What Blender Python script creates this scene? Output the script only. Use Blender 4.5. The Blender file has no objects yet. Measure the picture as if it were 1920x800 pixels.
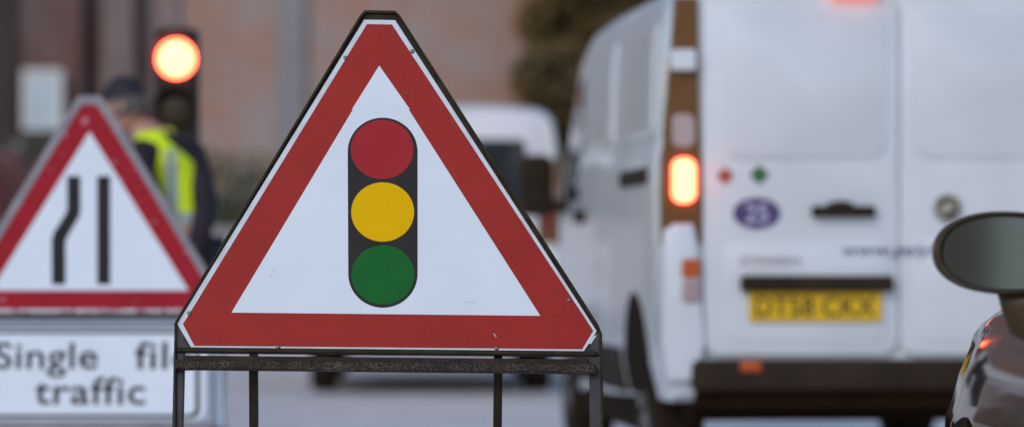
import bpy, bmesh, math, random
from mathutils import Vector, Matrix, noise as mnoise
from mathutils.bvhtree import BVHTree
random.seed(7)
R = math.radians
scene = bpy.context.scene
COL = scene.collection

# ------------------------------------------------------------------ camera, sky, sun, exposure
F = 7200.0          # focal length in photo pixels (135 mm on a 36 mm sensor, 1920 px wide)
CH = 0.92           # camera height
HY = 486.0          # horizon row
cam_d = bpy.data.cameras.new("camera"); cam = bpy.data.objects.new("camera", cam_d); COL.objects.link(cam)
cam.location = (0, 0, CH); cam.rotation_euler = (R(90), 0, 0)
cam_d.lens = 135; cam_d.sensor_width = 36; cam_d.shift_y = (HY - 400) / 1920
cam_d.clip_end = 2000; cam_d.clip_start = 0.1
cam_d.dof.use_dof = True; cam_d.dof.focus_distance = 8.66; cam_d.dof.aperture_fstop = 2.4
scene.camera = cam

w = bpy.data.worlds.new("World"); scene.world = w; w.use_nodes = True
nt = w.node_tree; bg = nt.nodes["Background"]
sky = nt.nodes.new("ShaderNodeTexSky"); sky.sky_type = 'NISHITA'; sky.sun_disc = False
SUN_EL, SUN_AZ = R(32), R(205)      # azimuth clockwise from +Y: behind the camera, to the left
sky.sun_elevation = SUN_EL; sky.sun_rotation = SUN_AZ
sky.air_density = 1.0; sky.dust_density = 0.7; sky.ozone_density = 1.2
nt.links.new(sky.outputs[0], bg.inputs[0]); bg.inputs[1].default_value = 0.135
sl = bpy.data.lights.new("sun", 'SUN'); so = bpy.data.objects.new("sun", sl); COL.objects.link(so)
sl.energy = 0.8; sl.angle = R(25); sl.color = (1.0, 0.96, 0.92)
d = Vector((math.sin(SUN_AZ)*math.cos(SUN_EL), math.cos(SUN_AZ)*math.cos(SUN_EL), math.sin(SUN_EL)))
so.rotation_euler = d.to_track_quat('Z', 'Y').to_euler(); so.location = (0, -5, 12)
scene.view_settings.view_transform = 'Standard'; scene.view_settings.look = 'None'
scene.view_settings.gamma = 1; scene.view_settings.use_curve_mapping = False
scene.view_settings.exposure = 0.12

# ------------------------------------------------------------------ helpers
def tag(o, label=None, cat=None, group=None, kind=None):
    if label: o['label'] = label
    if cat: o['category'] = cat
    if group: o['group'] = group
    if kind: o['kind'] = kind
    return o

def empty(name, loc=(0, 0, 0), rz=0, label=None, cat=None, group=None, rx=0):
    o = bpy.data.objects.new(name, None); COL.objects.link(o)
    o.empty_display_size = 0.1
    o.location = loc; o.rotation_euler = (rx, 0, rz)
    return tag(o, label, cat, group)

def obj(name, bm, m, parent=None, smooth=False, mats=None):
    bmesh.ops.recalc_face_normals(bm, faces=bm.faces)
    me = bpy.data.meshes.new(name); bm.to_mesh(me); bm.free()
    return mobj(name, me, m, parent, smooth, mats)

def mobj(name, me, m, parent=None, smooth=False, mats=None):
    o = bpy.data.objects.new(name, me); COL.objects.link(o)
    me.materials.clear()
    for mm in (mats or [m]): me.materials.append(mm)
    if smooth:
        for p in me.polygons: p.use_smooth = True
    if parent: o.parent = parent
    return o

def smooth_by_angle(o, ang=35):
    me = o.data
    for p in me.polygons: p.use_smooth = True
    bm = bmesh.new(); bm.from_mesh(me)
    for e in bm.edges:
        if len(e.link_faces) == 2:
            e.smooth = e.calc_face_angle(0) < R(ang)
        else: e.smooth = False
    bm.to_mesh(me); bm.free()
    return o

def xf(bm, verts, M):
    if M is not None:
        for v in verts: v.co = M @ v.co

def box(bm, c, s, bev=0.0, M=None, seg=2):
    """box of centre c and full size s"""
    vs = []
    for i in (-.5, .5):
        for j in (-.5, .5):
            for k in (-.5, .5):
                vs.append(bm.verts.new((c[0]+i*s[0], c[1]+j*s[1], c[2]+k*s[2])))
    fs = [bm.faces.new([vs[a] for a in f]) for f in
          ((0,1,3,2),(4,6,7,5),(0,4,5,1),(2,3,7,6),(0,2,6,4),(1,5,7,3))]
    allv = vs
    if bev:
        es = list({e for f in fs for e in f.edges})
        r = bmesh.ops.bevel(bm, geom=es, offset=bev, segments=seg, affect='EDGES', profile=.5)
        allv = list({v for f in r['faces'] for v in f.verts} | {v for v in vs if v.is_valid})
        allv = list(set(allv))
    xf(bm, allv, M)

def prism(bm, pts, d0, d1, axis='z', bev=0.0, seg=2, M=None):
    """2D polygon pts extruded from d0 to d1 along axis"""
    def P(p, d):
        if axis == 'z': return (p[0], p[1], d)
        if axis == 'y': return (p[0], d, p[1])
        return (d, p[0], p[1])
    a = [bm.verts.new(P(p, d0)) for p in pts]; b = [bm.verts.new(P(p, d1)) for p in pts]
    n = len(pts)
    f0 = bm.faces.new(a); f1 = bm.faces.new(b)
    fs = [f0, f1]
    for i in range(n):
        fs.append(bm.faces.new((a[i], a[(i+1) % n], b[(i+1) % n], b[i])))
    vs = a + b
    if bev:
        es = list(f0.edges) + list(f1.edges)
        r = bmesh.ops.bevel(bm, geom=es, offset=bev, segments=seg, affect='EDGES', profile=.5)
        vs = list({v for f in r['faces'] for v in f.verts} | {v for v in vs if v.is_valid})
    xf(bm, vs, M)

def ring(bm, outer, inner, d0, d1, axis='z', M=None):
    def P(p, d):
        if axis == 'z': return (p[0], p[1], d)
        if axis == 'y': return (p[0], d, p[1])
        return (d, p[0], p[1])
    n = len(outer)
    L = [[bm.verts.new(P(p, dd)) for p in pts] for pts in (outer, inner) for dd in (d0, d1)]
    o0, o1, i0, i1 = L
    for k in range(n):
        m = (k+1) % n
        bm.faces.new((o0[k], o0[m], i0[m], i0[k])); bm.faces.new((o1[k], i1[k], i1[m], o1[m]))
        bm.faces.new((o0[k], o1[k], o1[m], o0[m])); bm.faces.new((i0[k], i0[m], i1[m], i1[k]))
    xf(bm, o0+o1+i0+i1, M)

def rrect(x0, x1, y0, y1, r, n=6):
    pts = []
    for cx, cy, a0 in ((x1-r, y1-r, 0), (x0+r, y1-r, 90), (x0+r, y0+r, 180), (x1-r, y0+r, 270)):
        for i in range(n+1):
            a = R(a0 + 90*i/n); pts.append((cx+r*math.cos(a), cy+r*math.sin(a)))
    return pts

def ell(cx, cy, rx, ry, n=48):
    return [(cx+rx*math.cos(2*math.pi*i/n), cy+ry*math.sin(2*math.pi*i/n)) for i in range(n)]

def cyl(bm, p, q, r0, r1=None, n=20, cap=True):
    r1 = r0 if r1 is None else r1
    p, q = Vector(p), Vector(q); z = (q-p).normalized()
    x = z.orthogonal().normalized(); y = z.cross(x)
    A = [bm.verts.new(p + r0*(math.cos(2*math.pi*i/n)*x + math.sin(2*math.pi*i/n)*y)) for i in range(n)]
    B = [bm.verts.new(q + r1*(math.cos(2*math.pi*i/n)*x + math.sin(2*math.pi*i/n)*y)) for i in range(n)]
    for i in range(n): bm.faces.new((A[i], A[(i+1)%n], B[(i+1)%n], B[i]))
    if cap: bm.faces.new(A); bm.faces.new(B)

def bar(bm, p, q, wx, wy, up=(0, 0, 1), bev=0.0):
    """rectangular bar from p to q"""
    p, q = Vector(p), Vector(q); z = (q-p); L = z.length; z.normalize()
    x = Vector(up).cross(z)
    if x.length < 1e-4: x = Vector((1, 0, 0))
    x.normalize(); y = z.cross(x)
    M = Matrix(((x.x, y.x, z.x, p.x), (x.y, y.y, z.y, p.y), (x.z, y.z, z.z, p.z), (0, 0, 0, 1)))
    box(bm, (0, 0, L/2), (wx, wy, L), bev, M)

def lathe(bm, prof, n=32, M=None, cap=True):
    """prof = list of (r, z) ; axis z"""
    rings = []
    for r, z in prof:
        rings.append([bm.verts.new((r*math.cos(2*math.pi*i/n), r*math.sin(2*math.pi*i/n), z)) for i in range(n)])
    for a, b in zip(rings, rings[1:]):
        for i in range(n): bm.faces.new((a[i], a[(i+1)%n], b[(i+1)%n], b[i]))
    if cap:
        bm.faces.new(rings[0]); bm.faces.new(rings[-1])
    xf(bm, [v for rr in rings for v in rr], M)

def loft(bm, secs, cap=True):
    rings = [[bm.verts.new(p) for p in s] for s in secs]
    n = len(secs[0])
    for a, b in zip(rings, rings[1:]):
        for i in range(n): bm.faces.new((a[i], a[(i+1)%n], b[(i+1)%n], b[i]))
    if cap:
        bm.faces.new(rings[0]); bm.faces.new(rings[-1])

_font = None
def text(name, body, m, parent, width, height, M, depth=0.0006, bold=0.0, shear=0.0, spacing=1.0, word=1.0):
    """lettering fitted into width x height (lower left at origin of M, x right, y up, z towards the reader)"""
    cu = bpy.data.curves.new(name, 'FONT'); cu.body = body; cu.extrude = 0.01; cu.offset = bold; cu.shear = shear
    cu.space_character = spacing; cu.space_word = word
    cu.resolution_u = 6
    t = bpy.data.objects.new(name, cu); COL.objects.link(t)
    bpy.context.view_layer.update()
    me = bpy.data.meshes.new_from_object(t.evaluated_get(bpy.context.evaluated_depsgraph_get()))
    bpy.data.objects.remove(t); bpy.data.curves.remove(cu)
    xs = [v.co.x for v in me.vertices]; ys = [v.co.y for v in me.vertices]
    x0, y0 = min(xs), min(ys); sx = width/(max(xs)-x0)
    sy = height/(max(ys)-y0) if height else sx
    if not height: y0 = 0
    for v in me.vertices:
        v.co = M @ Vector(((v.co.x-x0)*sx, (v.co.y-y0)*sy, (v.co.z+0.01)/0.02*depth))
    me.name = name
    return mobj(name, me, m, parent)

# ------------------------------------------------------------------ materials
def mat(name, col, rough=0.5, metal=0.0, var=0.0, vscale=6.0, bump=0.0, bscale=60.0, spec=0.5,
        speck=None, coat=0.0, grime=None, emis=None, es=0.0):
    """var: brightness mottling; speck=(colour, scale, threshold); grime=(colour, scale, amount)"""
    m = bpy.data.materials.new(name); m.use_nodes = True
    t = m.node_tree; N = t.nodes; L = t.links; b = N["Principled BSDF"]
    b.inputs["Roughness"].default_value = rough; b.inputs["Metallic"].default_value = metal
    b.inputs["Specular IOR Level"].default_value = spec; b.inputs["Coat Weight"].default_value = coat
    b.inputs["Base Color"].default_value = (*col, 1)
    tc = N.new("ShaderNodeTexCoord")
    cur = None
    def nz(scale, detail=5.0):
        n = N.new("ShaderNodeTexNoise"); n.inputs["Scale"].default_value = scale; n.inputs["Detail"].default_value = detail
        L.new(tc.outputs["Object"], n.inputs["Vector"]); return n
    def ramp(src, lo, hi, c0=(0,0,0), c1=(1,1,1)):
        r = N.new("ShaderNodeValToRGB"); r.color_ramp.elements[0].position = lo; r.color_ramp.elements[1].position = hi
        r.color_ramp.elements[0].color = (*c0, 1); r.color_ramp.elements[1].color = (*c1, 1)
        L.new(src, r.inputs[0]); return r.outputs[0]
    if var:
        n = nz(vscale)
        cur = ramp(n.outputs[0], 0.3, 0.7, tuple(c*(1-var) for c in col), tuple(min(1, c*(1+var)) for c in col))
    def over(cur, fac, c2):
        mx = N.new("ShaderNodeMix"); mx.data_type = 'RGBA'
        L.new(fac, mx.inputs[0])
        if cur is None: mx.inputs[6].default_value = (*col, 1)
        else: L.new(cur, mx.inputs[6])
        mx.inputs[7].default_value = (*c2, 1)
        return mx.outputs[2]
    if grime:
        n = nz(grime[1], 8); mu = N.new("ShaderNodeMath"); mu.operation = 'MULTIPLY'
        L.new(ramp(n.outputs[0], 0.45, 0.75), mu.inputs[0]); mu.inputs[1].default_value = grime[2]
        cur = over(cur, mu.outputs[0], grime[0])
    if speck:
        n = nz(speck[1], 2); n2 = nz(speck[1]/18, 2)
        ad = N.new("ShaderNodeMath"); ad.operation = 'MULTIPLY_ADD'
        L.new(n2.outputs[0], ad.inputs[0]); ad.inputs[1].default_value = 0.35; L.new(n.outputs[0], ad.inputs[2])
        cur = over(cur, ramp(ad.outputs[0], speck[2], speck[2]+0.03), speck[0])
    if cur is not None: L.new(cur, b.inputs["Base Color"])
    if bump:
        n = nz(bscale); bp = N.new("ShaderNodeBump"); bp.inputs["Strength"].default_value = bump
        bp.inputs["Distance"].default_value = 0.01
        L.new(n.outputs[0], bp.inputs["Height"]); L.new(bp.outputs[0], b.inputs["Normal"])
    if emis:
        b.inputs["Emission Color"].default_value = (*emis, 1); b.inputs["Emission Strength"].default_value = es
    return m

MT = {}
MT['sign_white'] = mat('sign_white', (0.74, 0.80, 0.88), 0.5, spec=.15, var=0.02, vscale=9, grime=((0.45, 0.44, 0.40), 3.0, 0.08), speck=((0.45, 0.43, 0.42), 130, 0.96))
MT['sign_edge'] = mat('sign_edge', (0.66, 0.71, 0.77), 0.45, spec=.2, var=0.06, vscale=25, grime=((0.35, 0.32, 0.25), 18.0, 0.35))
MT['sign_red'] = mat('sign_red', (0.36, 0.022, 0.018), 0.5, spec=.15, var=0.09, vscale=5, speck=((0.17, 0.012, 0.012), 210, 0.835), grime=((0.28, 0.03, 0.022), 30, 0.4), bump=0.06, bscale=14)
MT['disc_red'] = mat('disc_red', (0.37, 0.016, 0.024), 0.5, spec=.15, var=0.06, vscale=12, speck=((0.2, 0.012, 0.014), 200, 0.87))
MT['disc_yellow'] = mat('disc_yellow', (0.82, 0.47, 0.0), 0.5, spec=.06, var=0.03, vscale=12, speck=((0.5, 0.30, 0.02), 200, 0.92))
MT['disc_green'] = mat('disc_green', (0.004, 0.125, 0.020), 0.5, spec=.12, var=0.10, vscale=14, speck=((0.003, 0.07, 0.014), 200, 0.87))
MT['sign_black'] = mat('sign_black', (0.024, 0.020, 0.020), 0.5, spec=.15, var=0.15, vscale=20)
MT['sign_black2'] = mat('sign_black_film', (0.018, 0.016, 0.020), 0.5, spec=.15, var=0.2, vscale=20)
MT['steel'] = mat('dark_painted_steel', (0.020, 0.013, 0.006), 0.55, spec=.2, var=0.3, vscale=20, bump=0.25, bscale=180, grime=((0.07, 0.045, 0.025), 26, 0.5))
MT['steel_rust'] = mat('worn_steel', (0.030, 0.020, 0.013), 0.6, spec=.2, var=0.3, vscale=30, speck=((0.085, 0.07, 0.06), 260, 0.72), bump=0.5, bscale=160)
MT['steel_leg'] = mat('grey_painted_steel', (0.042, 0.038, 0.042), 0.5, spec=.3, var=0.3, vscale=16, bump=0.15, bscale=150)
MT['rivet'] = mat('rivet_metal', (0.20, 0.18, 0.17), 0.45, metal=0.7)
MT['galv'] = mat('galvanised_grey', (0.20, 0.19, 0.22), 0.5, metal=0.3, var=0.2, vscale=10)
MT['board'] = mat('blue_grey_board', (0.34, 0.42, 0.52), 0.5, var=0.12, vscale=6)
MT['tail_film'] = mat('worn_pink_film', (0.34, 0.17, 0.22), 0.5, speck=((0.62, 0.60, 0.66), 30, 0.66))

# ------------------------------------------------------------------ tilted plane of a sign (real size: 0.75 m class triangle)
class SignPlane:
    def __init__(s, Y, row, tilt, gx):
        """sign face leaning back by tilt; the face is at distance Y on image row `row`"""
        s.t = tilt
        s.p = Vector((0, Y, CH - (row-HY)*Y/F))
        s.n = Vector((0, -math.cos(tilt), math.sin(tilt))); s.v = Vector((0, math.sin(tilt), math.cos(tilt)))
        s.u = Vector((1, 0, 0))
        # ground point under the middle of the sign on that plane
        k = -s.p.z / s.v.z
        g = s.p + s.v*k; cx = (gx-960)/F*Y
        s.o = Vector((cx, g.y, 0))
        s.M = Matrix.Translation(s.o) @ Matrix.Rotation(math.pi/2 - tilt, 4, 'X')
    def __call__(s, x, y):
        r = Vector(((x-960)/F, 1, (HY-y)/F)); c = Vector((0, 0, CH))
        k = (s.p-c).dot(s.n)/r.dot(s.n); q = c + r*k - s.o
        return (q.dot(s.u), q.dot(s.v))
    def many(s, pts): return [s(*p) for p in pts]
    def inv(s, wpt): return s.M.inverted() @ Vector(wpt)

def layer(name, pts, d0, d1, m, parent, bev=0.0):
    bm = bmesh.new(); prism(bm, pts, d0, d1, 'z', bev=bev, seg=1)
    return obj(name, bm, m, parent)

# ------------------------------------------------------------------ setting: ground
def ground_mat(name, col, scale=2.0, var=0.2, rough=0.55):
    return mat(name, col, rough, var=var, vscale=scale, bump=0.35, bscale=90, grime=(tuple(c*0.6 for c in col), 0.7, 0.4), speck=(tuple(min(1, c*1.5) for c in col), 140, 0.76))
MT['road'] = ground_mat('asphalt_with_glare', (0.74, 0.665, 0.64), rough=0.4)  # base far paler than asphalt: low-angle wet glare is put into the colour
MT['earth'] = ground_mat('earth_ground', (0.12, 0.12, 0.08), rough=0.9)
MT['paving'] = ground_mat('paving', (0.30, 0.28, 0.27), rough=0.7)
MT['kerb'] = mat('kerb_stone', (0.33, 0.32, 0.31), 0.8, var=0.15, vscale=8, bump=0.3)
MT['paint'] = mat('road_paint', (0.7, 0.7, 0.68), 0.6, var=0.15, vscale=20, grime=((0.3, 0.29, 0.28), 9, 0.5))
bm = bmesh.new(); box(bm, (0, 0, -0.5), (1200, 1200, 0.99)); tag(obj('ground', bm, MT['earth']), kind='structure')
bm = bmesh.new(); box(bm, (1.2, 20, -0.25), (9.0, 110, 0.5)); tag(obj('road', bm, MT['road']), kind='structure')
for nm, x0, x1 in (('pavement', -8.0, -3.42), ('pavement', 5.82, 9.0)):
    bm = bmesh.new(); box(bm, ((x0+x1)/2, 20, -0.04), (x1-x0, 48, 0.32), 0.01); tag(obj(nm, bm, MT['paving']), kind='structure')
for x in (-3.36, 5.76):
    bm = bmesh.new()
    for k in range(54): box(bm, (x, -4 + k*0.915, -0.035), (0.118, 0.905, 0.33), 0.012)
    tag(obj('kerb', bm, MT['kerb']), kind='structure')
bm = bmesh.new(); prism(bm, [(-3.05, -30), (-2.98, -30), (-2.98, 70), (-3.05, 70)], 0.003, 0.007)
prism(bm, [(5.4, -30), (5.47, -30), (5.47, 70), (5.4, 70)], 0.003, 0.007)
tag(obj('road_marking', bm, MT['paint']), kind='structure')

# ------------------------------------------------------------------ buildings
def brick_mat(name, c1, c2, cm, blotch, bscale=0.8, bw=0.215, bh=0.065):
    m = bpy.data.materials.new(name); m.use_nodes = True; t = m.node_tree; N = t.nodes; L = t.links; b = N["Principled BSDF"]
    tc = N.new("ShaderNodeTexCoord"); mp = N.new("ShaderNodeMapping"); mp.inputs["Rotation"].default_value = (R(90), 0, 0)
    sep = N.new("ShaderNodeSeparateXYZ"); cmb = N.new("ShaderNodeCombineXYZ"); ad = N.new("ShaderNodeMath"); ad.operation = 'ADD'
    L.new(tc.outputs["Object"], sep.inputs[0]); L.new(sep.outputs[0], ad.inputs[0]); L.new(sep.outputs[1], ad.inputs[1])
    L.new(ad.outputs[0], cmb.inputs[0]); L.new(sep.outputs[2], cmb.inputs[1])
    br = N.new("ShaderNodeTexBrick"); br.inputs["Scale"].default_value = 1; br.inputs["Brick Width"].default_value = bw
    br.inputs["Row Height"].default_value = bh; br.inputs["Mortar Size"].default_value = 0.006
    br.inputs["Color1"].default_value = (*c1, 1); br.inputs["Color2"].default_value = (*c2, 1); br.inputs["Mortar"].default_value = (*cm, 1)
    L.new(cmb.outputs[0], br.inputs["Vector"])
    n = N.new("ShaderNodeTexNoise"); n.inputs["Scale"].default_value = bscale; n.inputs["Detail"].default_value = 3
    L.new(tc.outputs["Object"], n.inputs["Vector"])
    r = N.new("ShaderNodeValToRGB"); r.color_ramp.elements[0].position = .42; r.color_ramp.elements[1].position = .62
    L.new(n.outputs[0], r.inputs[0]); mu = N.new("ShaderNodeMath"); mu.operation = 'MULTIPLY'; mu.inputs[1].default_value = 0.9
    L.new(r.outputs[0], mu.inputs[0])
    mx = N.new("ShaderNodeMix"); mx.data_type = 'RGBA'; L.new(mu.outputs[0], mx.inputs[0]); L.new(br.outputs[0], mx.inputs[6])
    mx.inputs[7].default_value = (*blotch, 1)
    L.new(mx.outputs[2], b.inputs["Base Color"]); b.inputs["Roughness"].default_value = .85
    bp = N.new("ShaderNodeBump"); bp.inputs["Strength"].default_value = .5; bp.inputs["Distance"].default_value = .01
    L.new(br.outputs["Fac"], bp.inputs["Height"]); bp.invert = True; L.new(bp.outputs[0], b.inputs["Normal"])
    return m
MT['brick_pale'] = brick_mat('weathered_brick', (0.44, 0.22, 0.165), (0.36, 0.205, 0.16), (0.38, 0.31, 0.27), (0.36, 0.30, 0.29), 1.6)
MT['brick_red'] = brick_mat('red_brick', (0.17, 0.065, 0.05), (0.13, 0.055, 0.045), (0.16, 0.12, 0.11), (0.16, 0.115, 0.115), 1.8)
MT['timber_dark'] = mat('dark_timber', (0.032, 0.022, 0.016), 0.6, var=0.3, vscale=3)
MT['render_grey'] = mat('grey_render', (0.27, 0.25, 0.27), 0.8, var=0.1, vscale=3)
MT['render_pale'] = mat('pale_render', (0.42, 0.36, 0.36), 0.8, var=0.1, vscale=2)
MT['slate'] = mat('roof_slate', (0.06, 0.06, 0.07), 0.6, var=0.3, vscale=12)
MT['glass_dark'] = mat('dark_glass', (0.018, 0.022, 0.024), 0.06, spec=0.6)
MT['glass_pale'] = mat('pale_blue_glass', (0.52, 0.60, 0.68), 0.35, var=0.15, vscale=3)  # pane itself coloured pale blue, slightly mottled
MT['white_frame'] = mat('white_frame', (0.7, 0.7, 0.7), 0.4)

def gable_roof(name, x0, x1, y0, y1, z, h, m, parent, over=0.3):
    bm = bmesh.new()
    ym = (y0+y1)/2
    prism(bm, [(y0-over, z), (ym, z+h), (y1+over, z), (y1+over, z+0.14), (ym, z+h+0.14), (y0-over, z+0.14)], x0-over, x1+over, 'x')
    prism(bm, [(y0+0.01, z-0.002), (y1-0.01, z-0.002), (ym, z+h-0.02)], x0+0.01, x1-0.01, 'x')
    return obj(name, bm, m, parent)

def window(parent, cx, y, cz, ww, hh, glass, sgn=-1):
    f = None
    bm = bmesh.new()
    o_ = [(cx-ww/2, cz-hh/2), (cx+ww/2, cz-hh/2), (cx+ww/2, cz+hh/2), (cx-ww/2, cz+hh/2)]
    i_ = [(cx-ww/2+.07, cz-hh/2+.07), (cx+ww/2-.07, cz-hh/2+.07), (cx+ww/2-.07, cz+hh/2-.07), (cx-ww/2+.07, cz+hh/2-.07)]
    ring(bm, o_, i_, y-0.05 if sgn < 0 else y+0.05, y+0.02*(-sgn), 'y')
    f = obj('window', bm, MT['white_frame'], parent)
    bm = bmesh.new(); prism(bm, i_, y-0.02 if sgn < 0 else y+0.02, y-0.008 if sgn < 0 else y+0.008, 'y'); obj('pane', bm, glass, f)
    bm = bmesh.new(); box(bm, (cx, y+sgn*0.06, cz-hh/2-0.06), (ww+.2, 0.16, 0.1), .01); obj('sill', bm, MT['kerb'], f)
    return f

BY = 45.0
b1 = empty('brick_building', (-2.0, BY, 0), label='pinkish weathered brick building with a pale vertical pilaster, across the far end of the road', cat='building')
bm = bmesh.new(); box(bm, (0, 4, 3.2), (4.62, 8, 6.4)); obj('wall', bm, MT['brick_pale'], b1)
gable_roof('roof', -2.31, 2.31, 0, 8, 6.4, 2.2, MT['slate'], b1)
bm = bmesh.new(); box(bm, (-0.59, -0.045, 3.15), (0.33, 0.11, 6.3), .01); obj('pilaster', bm, MT['render_grey'], b1)
bm = bmesh.new(); cyl(bm, (-1.95, -0.06, 0.1), (-1.95, -0.06, 6.35), 0.05); obj('downpipe', bm, MT['render_grey'], b1)
window(b1, 1.0, 0, 5.0, 1.0, 1.3, MT['glass_dark']); window(b1, -1.3, 0, 5.0, 1.0, 1.3, MT['glass_dark'])
b2 = empty('shop_building', (-6.9, BY-0.4, 0), label='red brick building with a dark timber front and one small pale window', cat='building')
bm = bmesh.new(); box(bm, (0, 4, 3.2), (5.13, 8, 6.4)); obj('wall', bm, MT['brick_red'], b2)
gable_roof('roof', -2.565, 2.565, 0, 8, 6.4, 2.2, MT['slate'], b2)
bm = bmesh.new(); box(bm, (-0.7, -0.06, 2.15), (4.35-1.0+.3, 0.16, 4.3), .01)
for k in range(9): box(bm, (-2.45+k*0.42, -0.155, 2.1), (0.05, 0.05, 4.1), .004)
obj('timber_front', bm, MT['timber_dark'], b2)
window(b2, 1.47, -0.16, 2.70, 0.46, 0.82, MT['glass_pale'])
bm = bmesh.new(); box(bm, (2.33, -0.04, 3.15), (0.36, 0.12, 6.3), .01); obj('pilaster', bm, mat('brown_render', (.21, .155, .145), .8, var=.12, vscale=2), b2)
bm = bmesh.new(); cyl(bm, (1.98, -0.09, 0.1), (1.98, -0.09, 6.3), 0.06); obj('downpipe', bm, MT['sign_black2'], b2)
bm = bmesh.new(); box(bm, (1.55, -0.35, 1.2), (.55, .5, 2.4), .02); obj('porch', bm, MT['timber_dark'], b2)

# low pale wall in front of the hedge
gw = empty('garden_wall', (-2.2, 38.5, 0), label='low pale rendered garden wall below the green hedge', cat='wall')
bm = bmesh.new(); box(bm, (0, 0.15, 0.58), (5.0, 0.26, 1.16)); obj('wall', bm, MT['render_pale'], gw)
bm = bmesh.new(); box(bm, (0, 0.15, 1.2), (5.08, 0.34, 0.08), .012); obj('coping', bm, MT['kerb'], gw)

# ------------------------------------------------------------------ foliage
MT['leaf_hedge'] = mat('hedge_leaf', (0.085, 0.115, 0.06), 0.7, var=0.5, vscale=2.5)
MT['leaf_dark'] = mat('dark_leaf', (0.15, 0.098, 0.035), 0.75, var=0.6, vscale=1.1)
MT['bark'] = mat('bark', (0.07, 0.05, 0.035), 0.9, var=0.3, vscale=8, bump=.6)
def leaves(name, blobs, n, size, m, parent, seed):
    rnd = random.Random(seed); bm = bmesh.new()
    for _ in range(n):
        c, r = rnd.choice(blobs)
        while True:
            p = Vector([rnd.uniform(-1, 1) for _ in range(3)])
            if p.length < 1 and p.length > rnd.random()*0.75: break
        q = Vector((c[0]+p.x*r[0], c[1]+p.y*r[1], c[2]+p.z*r[2]))
        if mnoise.noise(q*1.7) < -0.42: continue
        s = size*rnd.uniform(.6, 1.4)
        a = Vector([rnd.gauss(0, 1) for _ in range(3)]).normalized(); b = a.orthogonal().normalized()
        cc = a.cross(b)
        vs = [bm.verts.new(q + b*s), bm.verts.new(q + cc*s*.45), bm.verts.new(q - b*s), bm.verts.new(q - cc*s*.45)]
        bm.faces.new(vs)
    me = bpy.data.meshes.new(name); bm.to_mesh(me); bm.free()
    return mobj(name, me, m, parent)
def tree(loc, h, rad, nblob, n, size, m, label, seed, group=None):
    rnd = random.Random(seed)
    t = empty('tree', loc, label=label, cat='tree', group=group)
    bm = bmesh.new(); cyl(bm, (0, 0, 0), (0.1, 0, h*.6), 0.2, 0.1, 12)
    blobs = []
    for k in range(nblob):
        a = rnd.uniform(0, 6.28); rr = rad*rnd.uniform(.1, .85); z = rnd.uniform(h*.10, h*.92)
        p = (rr*math.cos(a), rr*math.sin(a), z)
        blobs.append((p, (rad*rnd.uniform(.35, .55),)*2 + (rad*rnd.uniform(.3, .45),)))
        cyl(bm, (0.05, 0, min(z, h*.55)*.8), p, 0.05, 0.015, 6)
    obj('trunk', bm, MT['bark'], t, True)
    leaves('crown', blobs, n, size, m, t, seed)
    return t
hd = empty('hedge', (-2.5, 39.6, 0), label='clipped green hedge behind the low pale wall', cat='hedge')
bl = [((x*.35-2.1, random.uniform(-.1, .1), z), (.42, .4, .45)) for x in range(14) for z in (.5, 1.1, 1.62)]
leaves('foliage', bl, 16000, 0.045, MT['leaf_hedge'], hd, 3)
bm = bmesh.new()
for k in range(9): cyl(bm, (-2+k*.5, 0, 0), (-2+k*.5, 0, 1.6), .03, .015, 6)
obj('stem', bm, MT['bark'], hd)
tree((1.28, 43.9, 0), 7.2, 1.35, 75, 80000, 0.085, MT['leaf_dark'], 'brown green tree beside the right end of the brick building', 5)
tree((3.9, 46.0, 0), 7.0, 2.2, 30, 30000, 0.10, MT['leaf_dark'], 'big brown green tree standing behind the white van with the lit brake lamp', 8)

tree((1.1, 50.5, 0), 7.5, 2.2, 60, 50000, 0.10, MT['leaf_dark'], 'brown green tree furthest back, partly hidden by the brick building', 21)
# houses and a tree behind the camera: what the door mirror and the paint reflect
b3 = empty('terraced_house', (0.2, -26, 0), label='pale rendered house behind the viewer, seen only in the door mirror', cat='house')
bm = bmesh.new(); box(bm, (0, -4, 3), (9, 8, 6)); obj('wall', bm, mat('sage_render', (0.72, 0.68, 0.52), .8, var=.1), b3)
gable_roof('roof', -4.5, 4.5, -8, 0, 6, 2.4, MT['slate'], b3)
bm = bmesh.new(); box(bm, (-1.10, .03, 1.6), (1.5, .1, 3.2), .01); obj('door', bm, mat('brown_door', (.20, .13, .085), .5), b3)
for cx in (-3.3, 1.9, 3.5):
    for cz in (1.5, 4.4): window(b3, cx, 0, cz, 1.0, 1.3, MT['glass_dark'], 1)
tree((-6.0, -22, 0), 7, 2.4, 16, 12000, 0.12, MT['leaf_dark'], 'tree behind the viewer beside the pale house', 12)

# ------------------------------------------------------------------ vans
MT['van_white'] = mat('white_van_paint', (0.68, 0.71, 0.76), 0.28, var=0.03, vscale=2, coat=0.4, grime=((0.42, 0.39, 0.37), 1.6, 0.28))
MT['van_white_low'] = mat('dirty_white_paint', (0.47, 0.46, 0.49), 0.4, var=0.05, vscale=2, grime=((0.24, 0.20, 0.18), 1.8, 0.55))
MT['van_far'] = mat('far_van_paint', (0.74, 0.72, 0.76), 0.3, var=0.03, vscale=2, coat=0.3, grime=((0.4, 0.37, 0.36), 1.6, 0.25))
MT['van_red'] = mat('red_van_paint', (0.30, 0.035, 0.055), 0.35, var=0.1, vscale=2, coat=.3)
MT['plastic'] = mat('brown_black_plastic', (0.030, 0.020, 0.013), 0.75, spec=.15, var=0.2, vscale=6)
MT['plastic_dark'] = mat('underbody_black', (0.016, 0.008, 0.003), 0.9, spec=.1, var=0.3, vscale=6)
MT['tyre'] = mat('tyre_rubber', (0.024, 0.015, 0.009), 0.85, spec=.15, var=0.2, vscale=30, bump=.3)
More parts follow.
